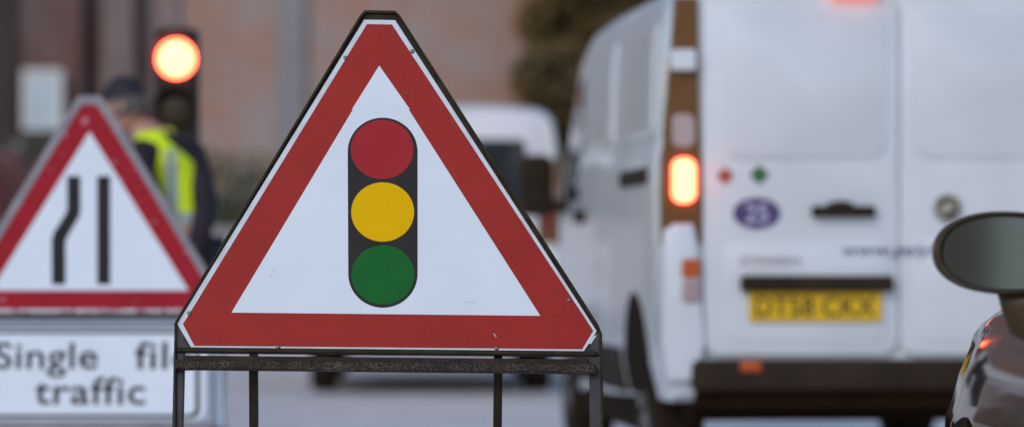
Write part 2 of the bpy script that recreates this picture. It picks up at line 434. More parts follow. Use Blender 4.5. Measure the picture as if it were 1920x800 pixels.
MT['rim'] = mat('grey_wheel_rim', (0.22, 0.21, 0.21), 0.4, metal=0.6)
MT['lamp_smoke'] = mat('smoked_tail_lamp', (0.16, 0.070, 0.020), 0.35, spec=.3, var=0.15, vscale=6)
MT['lamp_clear'] = mat('clear_lamp', (0.42, 0.30, 0.32), 0.2, coat=.5)
MT['lamp_lit'] = mat('lit_brake_lamp', (0.5, 0.03, 0.01), 0.3, emis=(1.0, 0.10, 0.045), es=14)
MT['lamp_high'] = mat('lit_high_brake_lamp', (0.5, 0.03, 0.01), 0.3, emis=(1.0, 0.16, 0.07), es=1.6)
MT['lamp_dim'] = mat('unlit_red_lamp', (0.16, 0.03, 0.02), 0.25, coat=.5)
MT['orange'] = mat('orange_reflector', (0.50, 0.085, 0.012), 0.3, coat=.3)
MT['yellow_plate'] = mat('yellow_plate', (0.72, 0.43, 0.0), 0.4)
MT['navy'] = mat('navy_print', (0.05, 0.06, 0.16), 0.5)
MT['purple'] = mat('purple_print', (0.075, 0.045, 0.16), 0.5)
MT['grey_print'] = mat('grey_print', (0.30, 0.28, 0.30), 0.5)
MT['green_print'] = mat('green_print', (0.035, 0.14, 0.045), 0.5)
MT['red_print'] = mat('red_print', (0.42, 0.075, 0.03), 0.5)
MT['emblem'] = mat('worn_chrome', (0.42, 0.38, 0.36), 0.25, metal=.8)

def interp(tab, z):
    if z <= tab[0][0]: return tab[0][1]
    for (a, x), (b, y) in zip(tab, tab[1:]):
        if z <= b:
            t = (z-a)/(b-a); return x+(y-x)*t
    return tab[-1][1]
VW = [(.34, .90), (.5, .935), (.8, .95), (1.0, .953), (1.2, .955), (1.33, .953), (1.40, .932), (1.5, .931), (1.75, .926), (1.95, .90), (2.1, .87)]
VST = [  # y, top, taper, corner radius, bottom
    (0.0, 1.98, .965, .10, .40), (0.015, 2.01, .98, .12, .38), (0.06, 2.035, .995, .14, .36), (.2, 2.05, 1, .15, .36), (.7, 2.06, 1, .15, .36),
    (1.4, 2.065, 1, .15, .34), (2.2, 2.065, 1, .15, .32), (3.0, 2.05, .995, .15, .32), (3.4, 1.98, .985, .15, .30), (3.75, 1.72, .975, .13, .28),
    (4.1, 1.38, .965, .10, .26), (4.35, 1.18, .955, .10, .24), (4.6, 1.05, .93, .12, .23), (4.78, .92, .88, .14, .22), (4.86, .72, .82, .12, .24)]
def section(y, top, tap, r, zb, W, k=22, q=6):
    half = []
    for i in range(k+1):
        z = zb + (top-r-zb)*i/k; half.append((interp(W, z)*tap, z))
    xw = half[-1][0]
    for i in range(1, q+1):
        a = math.pi/2*i/q; half.append((xw - r*1.25*(1-math.cos(a)), top-r + (r-0.02)*math.sin(a)))
    half.append((xw*.45, top))
    return [(x, y, z) for x, z in half] + [(-x, y, z) for x, z in reversed(half)]
def st_at(stations, y):
    for a, b in zip(stations, stations[1:]):
        if a[0] <= y <= b[0]:
            t = (y-a[0])/(b[0]-a[0]); return [p+(q-p)*t for p, q in zip(a, b)]
    return list(stations[-1])
def side_patch(name, pts, off, thk, W, stations, m, parent, side=-1, n=10):
    """polygon in (y, z) laid on the vehicle's flank, given thickness"""
    bm = bmesh.new()
    f = bm.faces.new([bm.verts.new((0, y, z)) for y, z in pts])
    bmesh.ops.triangulate(bm, faces=[f])
    bmesh.ops.subdivide_edges(bm, edges=bm.edges[:], cuts=2, use_grid_fill=True)
    r = bmesh.ops.extrude_face_region(bm, geom=bm.faces[:])
    ext = {v for v in r['geom'] if isinstance(v, bmesh.types.BMVert)}
    for v in bm.verts:
        s = st_at(stations, v.co.y)
        x = interp(W, v.co.z)*s[2]
        v.co.x = side*(x + (off+thk if v in ext else off-0.01))
    return obj(name, bm, m, parent)

def wheel(parent, x, y, r=.33, wdt=.21, name='wheel'):
    bm = bmesh.new()
    M = Matrix.Translation((x, y, r)) @ Matrix.Rotation(math.pi/2, 4, 'Y')
    lathe(bm, [(r*.62, -wdt/2), (r*.9, -wdt/2), (r, -wdt/2+.035), (r, wdt/2-.035), (r*.9, wdt/2), (r*.62, wdt/2)], 36, M)
    w_ = obj(name, bm, MT['tyre'], parent, False); smooth_by_angle(w_, 40)
    bm = bmesh.new(); s = -1 if x < 0 else 1
    lathe(bm, [(r*.61, -.0), (r*.58, .03*1), (r*.2, .01), (.05, .03)], 28, Matrix.Translation((x+s*(wdt/2-.03), y, r)) @ Matrix.Rotation(s*math.pi/2, 4, 'Y'))
    for k in range(5):
        a = 2*math.pi*k/5
        p = Vector((x+s*(wdt/2+.0), y+math.cos(a)*.06, r+math.sin(a)*.06)); q = Vector((x+s*(wdt/2-.005), y+math.cos(a)*r*.56, r+math.sin(a)*r*.56))
        bar(bm, p, q, .05, .02, (1, 0, 0), .004)
    obj('rim', bm, MT['rim'], w_)
    return w_

def arch(parent, yc, r, W, st, side, name='wheel_arch'):
    pts = [(yc + r*math.cos(a), .33 + r*math.sin(a)) for a in [math.pi*i/20 for i in range(21)]]
    pts = [(yc+r, .36)] + [p for p in pts if p[1] > .37] + [(yc-r, .36)]
    return side_patch(name, pts, 0.002, 0.004, W, st, MT['plastic_dark'], parent, side)

def build_van(loc, rz, paint, low, label, name='van', detailed=True, rear_glass=False, group=None, lamp_top=1.95):
    v = empty(name, loc, rz, label, 'van', group)
    W, S = VW, VST
    bm = bmesh.new(); loft(bm, [section(*s, W) for s in S])
    body = obj('body', bm, paint, v); smooth_by_angle(body, 32)
    for s in (-1, 1):
        for y in (.85, 4.0):
            wheel(v, s*.80, y); arch(v, y, .455 if y < 1 else .40, W, S, s)
        side_patch('lower_moulding', [(1.42, .35), (3.55, .35), (3.55, .54), (1.42, .54)], 0.001, 0.014, W, S, MT['plastic'], v, s)
        bm = bmesh.new(); box(bm, (s*.84, 2.48, .27), (.06, 2.1, .17), .01); obj('side_skirt', bm, MT['plastic_dark'], v)
        side_patch('cab_window', [(3.05, 1.2), (3.95, 1.2), (3.78, 1.42), (3.5, 1.72), (3.05, 1.78)], 0.001, 0.004, W, S, MT['glass_dark'], v, s)
        # door mirror
        bm = bmesh.new(); box(bm, (s*1.09, 3.72, 1.28), (.16, .12, .30), .04, None, 3); box(bm, (s*.97, 3.74, 1.18), (.14, .06, .06), .01)
        obj('door_mirror', bm, MT['plastic'], v)
        # pressed flank panels
        for y0, y1 in ((.32, 1.55), (1.75, 2.9)):
            pr = rrect(y0, y1, 1.415, 1.865, .05)
            ip = rrect(y0+.045, y1-.045, 1.445, 1.825, .04)
            side_patch('flank_panel', pr, 0.0, 0.010, W, S, paint, v, s)
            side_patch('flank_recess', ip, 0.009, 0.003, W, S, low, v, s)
        # sliding rail and door handle, waist moulding
        side_patch('door_rail', rrect(.35, 1.25, 1.225, 1.29, .02), 0.0, 0.012, W, S, MT['plastic'], v, s)
        side_patch('door_handle', rrect(2.75, 3.05, 1.09, 1.15, .02), 0.0, 0.03, W, S, MT['plastic'], v, s)
    # windscreen
    bm = bmesh.new()
    g = []
    for y, z, x in ((3.42, 1.955, .70), (4.32, 1.22, .82)):
        g += [(-x, y, z), (x, y, z)]
    vs = [bm.verts.new(Vector(p)+Vector((0, .05, .035))) for p in (g[0], g[1], g[3], g[2])]; f = bm.faces.new(vs)
    r = bmesh.ops.extrude_face_region(bm, geom=[f])
    for e in r['geom']:
        if isinstance(e, bmesh.types.BMVert): e.co += Vector((0, -.05, -.04))
    obj('windscreen', bm, MT['glass_dark'], v)
    # front bumper, headlamps
    bm = bmesh.new(); box(bm, (0, 4.80, .36), (1.55, .18, .34), .05, None, 3); obj('front_bumper', bm, MT['plastic'], v)
    for s in (-1, 1):
        bm = bmesh.new(); box(bm, (s*.62, 4.76, .82), (.3, .1, .2), .04, None, 3); obj('headlight', bm, MT['lamp_clear'], v)
    # underbody
    bm = bmesh.new(); box(bm, (0, 2.3, .36), (1.6, 4.3, .16)); obj('underbody', bm, MT['plastic_dark'], v)
    # rear bumper: painted corners and a dark step
    bm = bmesh.new(); box(bm, (0, -.02, .465), (1.66, .14, .125), .03, None, 3)
    bumper = obj('rear_bumper', bm, MT['plastic'], v); smooth_by_angle(bumper)
    bm = bmesh.new(); box(bm, (0, .06, .375), (1.62, .16, .085), .02); obj('bumper_underside', bm, MT['plastic_dark'], v)
    for s in (-1, 1):
        bm = bmesh.new()
        prism(bm, [(s*.94, 1.03), (s*.945, .60), (s*.92, .44), (s*.79, .44), (s*.78, .60), (s*.795, .96), (s*.82, 1.06), (s*.90, 1.06)], -.05, .14, 'y', .022, 3)
        c = obj('bumper_corner', bm, paint, v); smooth_by_angle(c)
        bm = bmesh.new(); box(bm, (s*.832, -.055, .885), (.075, .014, .075), .008); obj('reflector', bm, MT['orange'], c)
        bm = bmesh.new(); box(bm, (s*.832, -.055, .795), (.07, .014, .085), .01); obj('reversing_lamp', bm, MT['lamp_clear'], c)
        # tail lamp column
        ob = [(s*(interp(W, z)*.992-.002), z) for z in (.98, 1.2, 1.33, 1.40, 1.6, lamp_top)]
        ib = [(s*.80, lamp_top), (s*.798, 1.6), (s*.795, 1.4), (s*.785, 1.2), (s*.785, .98)]
        bm = bmesh.new(); prism(bm, ob+ib, -.028, .05, 'y', .010, 2)
        c = obj('tail_lamp', bm, MT['lamp_smoke'], v)
        bm = bmesh.new(); prism(bm, rrect(*sorted((s*.905, s*.815)), 1.36, 1.49, .03), -.037, -.02, 'y', .004); obj('clear_lens', bm, MT['lamp_clear'], c)
        bm = bmesh.new(); prism(bm, rrect(*sorted((s*.902, s*.814)), 1.145, 1.315, .035), -.042, -.02, 'y', .006)
        obj('brake_lens', bm, MT['lamp_lit'] if detailed else MT['lamp_dim'], c)
        bm = bmesh.new(); box(bm, (s*.862, -.05, 1.70), (.10, .05, .085), .012); obj('hinge', bm, paint, c)
        # rear door
        x0, x1 = sorted((s*.778, s*.006))
        bm = bmesh.new(); prism(bm, rrect(x0, x1, .545, 1.955, .05), -.022, .01, 'y', .010, 3)
        d_ = obj('rear_door', bm, paint, v); smooth_by_angle(d_)
        px = sorted((s*.70, s*.055))
        if rear_glass:
            bm = bmesh.new(); prism(bm, rrect(px[0], px[1], 1.25, 1.80, .05), -.030, -.015, 'y', .004); obj('window', bm, MT['glass_dark'], d_)
        else:
            bm = bmesh.new(); prism(bm, rrect(px[0], px[1], 1.32, 1.90, .06), -.0300, -.015, 'y', .008, 3)
            p_ = obj('door_pressing', bm, paint, d_); smooth_by_angle(p_)
            bm = bmesh.new(); prism(bm, rrect(px[0], px[1], .60, 1.00, .05), -.0265, -.015, 'y', .0045, 3)
            p_ = obj('door_pressing', bm, paint, d_); smooth_by_angle(p_)
    bm = bmesh.new(); box(bm, (-.185, -.05, 1.972), (.20 if detailed else .3, .05, .035), .008); obj('high_brake_lamp', bm, MT['lamp_high'] if detailed else MT['lamp_dim'], v)
    return v

A = R(5.0)
cornX, VY = 0.600, 15.1
rgt = Vector((math.cos(A), math.sin(A), 0))
vo = Vector((cornX, VY, 0)) + rgt*0.93
van = build_van(vo, A, MT['van_white'], MT['van_white_low'], 'large white panel van with lit brake lamp and yellow number plate, nearest of the vans')
def Mrear(x, z, y=-0.038):
    """local frame on the van's rear face: x right, y up, z towards the follower"""
    return Matrix.Translation((x, y, z)) @ Matrix.Rotation(math.pi/2, 4, 'X')
def vxz(px, py):
    """photo position on the rear face -> van local (x, z)"""
    c = Vector((0, 0, CH)); r = Vector(((px-960)/F, 1, (HY-py)/F)); n = Vector((-math.sin(A), math.cos(A), 0))
    k = (vo-c).dot(n)/r.dot(n); q = c+r*k-vo
    return q.dot(rgt), q.z
# number plate with its dark lamp strip
x0, z1 = vxz(1402, 545); x1, z0 = vxz(1649, 601)
bm = bmesh.new(); prism(bm, rrect(x0, x1, z0, z1, .008), -.046, -.030, 'y', .002); npl = obj('number_plate', bm, MT['yellow_plate'], van)
text('lettering', 'DT58 CKX', MT['sign_black2'], npl, x1-x0-.05, .079, Mrear(x0+.025, z0+.018, -.0462), .001, .006)
a0, c1 = vxz(1385, 516); a1, c0 = vxz(1670, 546)
bm = bmesh.new(); box(bm, ((a0+a1)/2, -.055, (c0+c1)/2), (a1-a0, .06, c1-c0), .014, None, 3); obj('plate_lamp_strip', bm, MT['plastic'], van)
# handle
a0, c1 = vxz(1518, 386); a1, c0 = vxz(1637, 407)
bm = bmesh.new(); box(bm, ((a0+a1)/2, -.05, (c0+c1)/2), (a1-a0, .045, c1-c0), .012, None, 3)
prism(bm, ell((a0+a1)/2-.01, c1, .055, .020, 24), -.052, -.03, 'y', .004); obj('handle', bm, MT['plastic'], van)
# round badge: chrome ring with a winged beast's outline simplified to its strokes
bx_, bz_ = vxz(1773, 390)
bm = bmesh.new(); ring(bm, ell(bx_, bz_, .055, .055), ell(bx_, bz_, .045, .045), -.046, -.02, 'y')
prism(bm, [(bx_-.030, bz_-.022), (bx_-.012, bz_-.030), (bx_+.008, bz_-.010), (bx_+.034, bz_-.014), (bx_+.022, bz_+.012), (bx_+.030, bz_+.030), (bx_+.004, bz_+.022), (bx_-.006, bz_+.034), (bx_-.016, bz_+.012), (bx_-.034, bz_+.006)], -.044, -.03, 'y')
bdg = obj('badge', bm, MT['emblem'], van)
bm = bmesh.new(); prism(bm, ell(bx_, bz_, .047, .047), -.036, -.021, 'y'); obj('badge_field', bm, MT['plastic'], bdg)
# stickers
def sticker(name, pts, m, parent=van, y=-.0245):
    bm = bmesh.new(); prism(bm, pts, y-.0012, y+.004, 'y'); return obj(name, bm, m, parent)
sx, sz = vxz(1358, 330); sticker('red_sticker', [(sx, sz+.036), (sx+.036, sz), (sx, sz-.036), (sx-.036, sz)], MT['red_print'])
sx, sz = vxz(1422, 328); sticker('green_sticker', [(sx, sz+.040), (sx+.040, sz), (sx, sz-.040), (sx-.040, sz)], MT['green_print'])
sx, sz = vxz(1417, 400); ov = sticker('oval_sticker', ell(sx, sz, .094, .062), MT['purple'])
text('lettering', '25', mat('lilac_print', (.50, .48, .62), .5), ov, .09, .075, Mrear(sx-.045, sz-.037, -.0258), .001, .01)
tx, tz = vxz(1578, 482); tx2, _ = vxz(1935, 482)
text('web_lettering', 'www.yolyhome.co.uk', MT['navy'], van, (tx2-tx), .060, Mrear(tx, tz-.008, -.0268), .0012, .012, .25)
tx, tz = vxz(1385, 496); tx2, _ = vxz(1500, 496)
text('model_lettering', '07940884', MT['grey_print'], van, (tx2-tx), .030, Mrear(tx, tz, -.0268), .0012, .012)
# orange lamp in the bumper step
a0, c1 = vxz(1382, 675); a1, c0 = vxz(1420, 694)
bm = bmesh.new(); box(bm, ((a0+a1)/2, -.095, (c0+c1)/2), (a1-a0, .016, c1-c0), .004); obj('bumper_reflector', bm, MT['orange'], van)

van2 = build_van((-.555, 26.2, 0), R(1.2), MT['van_far'], MT['van_white_low'], 'far white van with rear windows, queueing in front of the nearest van', detailed=False, rear_glass=True, lamp_top=1.70)
van2.scale = (.93, .95, .965)
van3 = build_van((-6.05, 38.0, 0), R(0), MT['van_red'], MT['van_red'], 'red van parked at the far left, behind the narrowing road sign', detailed=False)

# ------------------------------------------------------------------ dark car beside the camera
MT['car_paint'] = mat('dark_plum_paint', (0.022, 0.010, 0.010), 0.05, metal=0.0, spec=.06)
MT['chrome'] = mat('chrome_strip', (0.75, 0.73, 0.74), 0.12, metal=1.0)
MT['mirror_shell'] = mat('mirror_shell', (0.055, 0.030, 0.008), 0.35, spec=.35)
MT['mirror_glass'] = mat('mirror_glass', (0.80, 0.79, 0.73), 0.05, metal=1.0)
CW = [(.2, .82), (.32, .875), (.48, .897), (.56, .893), (.60, .876), (.66, .860), (.73, .83), (.81, .785), (.90, .745)]
CS = [(0, .80, .86, .12, .30), (.05, .90, .92, .10, .26), (.3, .94, .97, .08, .22), (.9, .93, 1, .06, .20), (1.8, .91, 1, .06, .2), (2.5, .895, 1, .06, .2),
      (2.9, .885, 1, .07, .2), (3.3, .875, 1.002, .08, .2), (3.65, .855, 1.004, .09, .2), (3.9, .825, .99, .1, .2), (4.12, .72, .95, .12, .2), (4.25, .64, .88, .12, .22), (4.31, .52, .80, .10, .26)]
CARX, CARY = 1.885, 7.42-2.45
car = empty('car', (CARX, CARY, 0), 0, 'dark glossy car at the right edge with an oval door mirror', 'car')
bm = bmesh.new(); loft(bm, [section(*s, CW, 16) for s in CS])
cb = obj('body', bm, MT['car_paint'], car); smooth_by_angle(cb, 24)
for s in (-1, 1):
    for y in (.75, 3.45):
        wheel(car, s*.76, y, .275, .2)
        pts = [(y + .305*math.cos(a), .27 + .305*math.sin(a)) for a in [math.pi*i/20 for i in range(21)]]
        pts = [(y+.305, .22)] + pts + [(y-.305, .22)]
        side_patch('wheel_arch', pts, 0.001, 0.003, CW, CS, MT['plastic_dark'], car, s)
    side_patch('door', rrect(1.45, 2.55, .28, .84, .06), 0.0, 0.006, CW, CS, MT['car_paint'], car, s)
    side_patch('chrome_strip', [(.9, .845), (2.72, .825), (2.72, .838), (.9, .862)], 0.004, 0.006, CW, CS, MT['chrome'], car, s)
    bm = bmesh.new(); box(bm, (s*.87, 1.62, .72), (.03, .18, .03), .01); obj('door_handle', bm, MT['chrome'], car)
    bm = bmesh.new(); box(bm, (s*.58, 4.2, .60), (.30, .10, .14), .04, None, 3); obj('headlight', bm, MT['lamp_clear'], car)
    bm = bmesh.new(); box(bm, (s*.62, .02, .72), (.22, .10, .18), .03, None, 3); obj('tail_lamp', bm, MT['lamp_dim'], car)
# greenhouse
def cs(y, z0, z1, x0, x1):
    return [(x0, y, z0), (x1, y, z1-.03), (x1-.05, y, z1), (-x1+.05, y, z1), (-x1, y, z1-.03), (-x0, y, z0)]
bm = bmesh.new(); loft(bm, [cs(.25, .85, .95, .68, .64), cs(.75, .85, 1.36, .70, .56), cs(1.2, .85, 1.415, .705, .565), cs(1.9, .85, 1.41, .705, .565), cs(2.2, .85, 1.35, .70, .56), cs(2.95, .84, .88, .68, .66)])
obj('window', bm, MT['glass_dark'], car)
bm = bmesh.new(); loft(bm, [[(x, y, z) for x, z in ((-.53, zz), (-.45, zz+.03), (.45, zz+.03), (.53, zz), (.53, zz-.02), (-.53, zz-.02))] for y, zz in ((.72, 1.365), (1.2, 1.425), (1.9, 1.42), (2.22, 1.35))])
obj('roof', bm, MT['car_paint'], car)
# door mirror on the near side: oval shell, glass facing back
MY = 7.42 - CARY
def mirror(side):
    # outline of the shell seen from behind (local x measured outwards from the body side, z up)
    cx, cz = -1.885+.955, .930      # middle of the shell in car coordinates (left side)
    def sx_(x): return x if side < 0 else -x
    out = []
    for i in range(48):
        a = 2*math.pi*i/48; ca, sa = math.cos(a), math.sin(a)
        rx = .142; rz = .083 if sa > 0 else .078
        p = 2.25
        x = cx + rx*math.copysign(abs(ca)**(2/p), ca); z = cz + rz*math.copysign(abs(sa)**(2/p), sa)
        z -= .18*(x-cx)*-1*(-.12)                     # outer end a touch lower
        out.append((x, z))
    bm = bmesh.new()
    secs = []
    for y, k in ((.008, .88), (-.026, .93), (-.022, .975), (-.008, 1.0), (.02, .995), (.06, .92), (.10, .72), (.125, .40)):
        secs.append([(sx_(cx+(x-cx)*k), MY+y, cz+(z-cz)*k) for x, z in out])
    loft(bm, secs, cap=True)
    sh = obj('door_mirror', bm, MT['mirror_shell'], car); smooth_by_angle(sh, 50)
    bm = bmesh.new(); k = .865
    tilt = R(5)*(-side)
    pts = [((x-cx)*k, (z-cz)*k) for x, z in out]
    fr = [bm.verts.new((sx_(cx+x), MY-.009 - x*math.tan(R(4.5)), cz+z)) for x, z in pts]
    bk = [bm.verts.new((sx_(cx+x), MY+.0075, cz+z)) for x, z in pts]
    bm.faces.new(fr); bm.faces.new(bk)
    for i in range(48): bm.faces.new((fr[i], fr[(i+1)%48], bk[(i+1)%48], bk[i]))
    obj('mirror_glass', bm, MT['mirror_glass'], sh)
    bm = bmesh.new()
    secs = []
    for x, z, a, b in ((cx+.045, cz-.055, .075, .035), (cx+.060, cz-.095, .080, .034), (cx+.085, cz-.135, .092, .036), (cx+.15, cz-.165, .10, .04), (cx+.24, cz-.18, .10, .04)):
        secs.append([(sx_(x+a*math.cos(t)*.8), MY+.03+b*math.sin(t), z+a*math.cos(t)*.22) for t in [2*math.pi*i/20 for i in range(20)]])
    loft(bm, secs); st = obj('mirror_stalk', bm, MT['mirror_shell'], sh, True)
mirror(-1); mirror(1)

# ------------------------------------------------------------------ main sign
P = SignPlane(8.66, 655, R(15), 722)
s1 = empty('road_sign', P.o, 0, 'sharp red triangular traffic light warning sign on a dark steel frame', 'road sign', rx=math.pi/2-P.t)
def fan(cx, cy, rx, ry, n=64): return [(cx+rx*math.cos(2*math.pi*i/n), cy-ry*math.sin(2*math.pi*i/n)) for i in range(n)]
plate = layer('sign_plate', P.many([(332, 606), (358, 650.5), (1095, 658), (1119, 620), (741, 38), (683, 37)]), -.003, 0.0, MT['sign_edge'], s1, .0006)
layer('red_border', P.many([(343, 607), (364.5, 647.5), (1091.5, 654), (1112.5, 619.5), (735, 46.5), (688, 45.5)]), 0, .0004, MT['sign_red'], s1)
layer('white_field', P.many([(711, 123.5), (660, 205), (661.5, 206), (434, 585.5), (1013, 591.5), (766.5, 206), (768.5, 205)][::1]), .0004, .0007, MT['sign_white'], s1)
pill = [(717.5 + 65.5*math.cos(a), 284.5 - 63.5*math.sin(a)) for a in [math.pi*i/32 for i in range(33)]] + \
       [(718 + 65*math.cos(a), 513 - 63.5*math.sin(a)) for a in [math.pi + math.pi*i/32 for i in range(33)]]
pl_ = layer('lantern_symbol', P.many(pill), .0007, .0010, MT['sign_black'], s1)
for nm, cx, cy, m in (('red_disc', 716.5, 280.5, 'disc_red'), ('yellow_disc', 717.5, 397.5, 'disc_yellow'), ('green_disc', 718, 515, 'disc_green')):
    layer(nm, P.many(fan(cx, cy, 59, 55.5)), .0010, .0013, MT[m], pl_)
for x, y in ((648, 109), (773, 97), (355, 587), (1067, 562), (521.5, 650), (931, 652.5)):
    bm = bmesh.new(); u, v_ = P(x, y)
    lathe(bm, [(.0050, 0.0003), (.0050, .0016), (.0036, .0030), (.0014, .0035)], 16, Matrix.Translation((u, v_, 0))); obj('rivet', bm, MT['rivet'], s1, True)
scf = mat('scuff_mark', (.50, .50, .52), .6)
for nm, q_ in (('scuff', [(872, 565.5), (893, 567), (893, 567.8), (872, 566.4)]), ('scuff', [(880, 571), (889, 570.6), (889, 571.4), (880, 571.9)]),
               ('scuff', [(925, 625), (927, 624.6), (931, 631), (930, 632)]), ('scuff', [(505, 520), (513, 505), (514, 505.4), (506.2, 520.5)])):
    layer(nm, P.many(q_), .0004, .0009, scf, s1)
# folded steel frame: ring behind the plate with a raised lip round it
fo = [(684, 20.5), (741, 21.5), (750, 30), (1121, 607), (1127, 621), (1128, 665), (327, 658), (327, 607), (332, 597), (675, 30)]
fi = [(692, 60), (733, 60), (738, 64), (1090, 612), (1093, 622), (1093, 650), (358, 643), (358, 608), (360, 602), (688, 64)]
bm = bmesh.new(); ring(bm, P.many(fo), P.many(fi), -.020, -.0042); frame = obj('frame', bm, MT['steel'], s1)
lo = fo; 
li = [(686.5, 25), (740, 26), (747.5, 33), (1117, 609), (1123.5, 622), (1124, 664), (331, 656.5), (331, 608), (335.5, 599), (678, 33)]
bm = bmesh.new(); ring(bm, P.many(lo), P.many(li), -.0042, .004); obj('frame_lip', bm, MT['steel'], frame)
# top cap
def cbar(name, x0, y0, x1, y1, wpx, d0, d1, m, parent=s1, bev=.0012):
    a = Vector(P(x0, y0)); b = Vector(P(x1, y1)); t = (b-a).normalized(); n = Vector((-t.y, t.x)); h = wpx/829/2
    return layer(name, [tuple(a+n*h), tuple(b+n*h), tuple(b-n*h), tuple(a-n*h)], d0, d1, m, parent, bev)
# corner gussets
layer('gusset', P.many([(331, 612), (356, 652), (331, 652)]), -.0041, -.0015, MT['steel_leg'], s1)
layer('gusset', P.many([(1123, 624), (1123, 660), (1098, 660)]), -.0041, -.0015, MT['steel_leg'], s1)
layer('torn_corner', P.many([(1119, 627), (1114, 629), (1104, 643), (1108, 644)]), -.0014, -.0008, MT['sign_edge'], s1)
# cross bars: flat bar under the plate and angle iron below it
cbar('cross_bar', 332, 655.5, 1117, 662.5, 8, -.003, .006, MT['steel'])
cbar('cross_bar', 347, 673.5, 1104, 680.5, 12, .000, .010, MT['steel'])
cbar('cross_bar', 330, 686, 1117, 694, 17.5, .003, .022, MT['steel_rust'], bev=.003)
# legs in the sign plane down to the road
gv = 0.006   # local v of the road
def leg(name, x0, y0, wpx, d0, d1, m, slope=0.0):
    u, v_ = P(x0, y0); h = wpx/829/2
    return layer(name, [(u-h, v_), (u+h, v_), (u+h+slope, gv), (u-h+slope, gv)], d0, d1, m, s1, .002)
leg('leg', 337, 607, 20, -.030, .0035-.006, MT['steel_leg'])
leg('leg', 1117, 622, 24, -.030, .0035-.006, MT['steel_leg'])
cbar('leg_edge', 329, 640, 329, 900, 3, -.002, .006, MT['steel'])
cbar('leg_edge', 1127, 640, 1131, 900, 5, -.002, .006, MT['steel'])
# rear legs: hang from the lower bar, foot behind
for x0, x1 in ((473, 466), (934, 927)):
    u, v_ = P(x0, 655); top = P.M @ Vector((u, v_, -.045))
    ub, vb = P(x1, 900); foot = Vector((top.x + (x1-x0)/829*.9, top.y+.16, 0.0))
    a, b = P.inv(top), P.inv(foot)
    bm = bmesh.new(); bar(bm, a, b, .027, .02, (1, 0, 0), .002); obj('rear_leg', bm, MT['steel'], s1)
bm = bmesh.new()
a, b = P(473, 655), P(934, 659)
bar(bm, (a[0]-.14, a[1]-.022, -.038), (b[0]+.2, b[1]-.030, -.038), .016, .016, (0, 1, 0)); obj('hinge_bar', bm, MT['steel'], s1)
# sandbag-free foot bars
for x in (337, 1117):
    u, _ = P(x, 640); bm = bmesh.new(); box(bm, (u, gv+.012, -.01), (.05, .024, .09), .003); obj('foot', bm, MT['steel'], s1)

# ------------------------------------------------------------------ second sign: road narrows, single file traffic
Q = SignPlane(13.48, 590, R(10), 168)
s2 = empty('road_sign', Q.o, 0, 'blurred road narrows warning sign above a Single file traffic plate', 'road sign', rx=math.pi/2-Q.t)
def qlayer(*a, **k): return layer(*a, **k)
qlayer('sign_plate', Q.many([(-80, 566), (-63, 590), (399, 590), (416, 566), (186, 190), (150, 190)]), -.003, 0, MT['tail_film'], s2)
qlayer('red_border', Q.many([(-73, 562), (-60, 579), (396, 579), (409, 562), (183, 197), (153, 197)]), 0, .0004, mat('old_sign_red', (0.34, 0.010, 0.022), .5, spec=.12, var=.12, vscale=8, speck=((.5, .2, .24), 22, .86)), s2)
qlayer('white_field', Q.many([(168, 247), (-17, 544), (353, 544)]), .0004, .0008, MT['sign_white'], s2)
qlayer('narrowing_line', Q.many([(126, 330), (151, 330), (151, 397), (148, 407), (127, 443), (123, 453), (123, 533), (97, 533), (97, 450), (100, 437), (122, 402), (126, 392)]), .0008, .0012, MT['sign_black2'], s2)
qlayer('straight_line', Q.many([(182, 330), (207, 330), (207, 533), (182, 533)]), .0008, .0012, MT['sign_black2'], s2)
fo = [(146, 180), (190, 180), (424, 564), (408, 596), (-72, 596), (-88, 564)]
fi = [(152, 196), (184, 196), (408, 566), (398, 586), (-62, 586), (-72, 566)]
bm = bmesh.new(); ring(bm, Q.many(fo), Q.many(fi), -.02, .003); obj('frame', bm, MT['galv'], s2)
fo = [(142, 177), (168, 176), (150, 190), (-80, 560), (-90, 560)]
qlayer('frame_back', Q.many([(139, 183), (146, 176), (184, 176), (180, 184), (150, 186), (-86, 566), (-92, 566)]), -.045, -.021, MT['steel'], s2)
# supplementary plate, black edged, on a wide grey board
qlayer('board', Q.many([(-84, 599), (416, 599), (419, 797), (-86, 797)]), -.024, -.006, MT['board'], s2)
qlayer('board_rail', Q.many([(-84, 597), (416, 597), (416, 612), (-84, 612)]), -.006, .008, mat('blue_grey_rail', (.22, .26, .31), .5, var=.1), s2)
qlayer('board_rail', Q.many([(396, 613), (402, 613), (402, 797), (396, 797)]), -.006, .004, MT['galv'], s2)
qlayer('cross_rail', Q.many([(-86, 587), (421, 587), (421, 596.5), (-86, 596.5)]), -.03, .006, MT['plastic_dark'], s2)
qlayer('lower_rail', Q.many([(-84, 790), (400, 790), (400, 806), (-84, 806)]), -.006, .006, MT['galv'], s2)
def qrr(x0, x1, y0, y1, r):
    return Q.many([(x, y) for x, y in rrect(x0, x1, y0, y1, r)])
sp = qlayer('supplementary_plate', qrr(-62, 386, 615, 787, 20), -.006, -.001, MT['sign_white'], s2)
bm = bmesh.new(); ring(bm, qrr(-44, 375, 619, 783, 16), qrr(-37, 366, 625, 776, 12), -.001, -.0002); obj('black_border', bm, MT['sign_black2'], sp)
def qtext(body, x0, x1, ybase, yext, bold=.012, spacing=1.05):
    a = Q(x0, ybase); b = Q(x1, ybase-yext)
    return text('lettering', body, MT['sign_black2'], sp, b[0]-a[0], b[1]-a[1], Matrix.Translation((a[0], a[1], -.001)), .0006, bold, 0, spacing)
qtext('Single', -12, 184, 707, 66, .013)
qtext('file', 252, 362, 692, 52, .013)
qtext('traffic', 64, 273, 758, 52, .013)
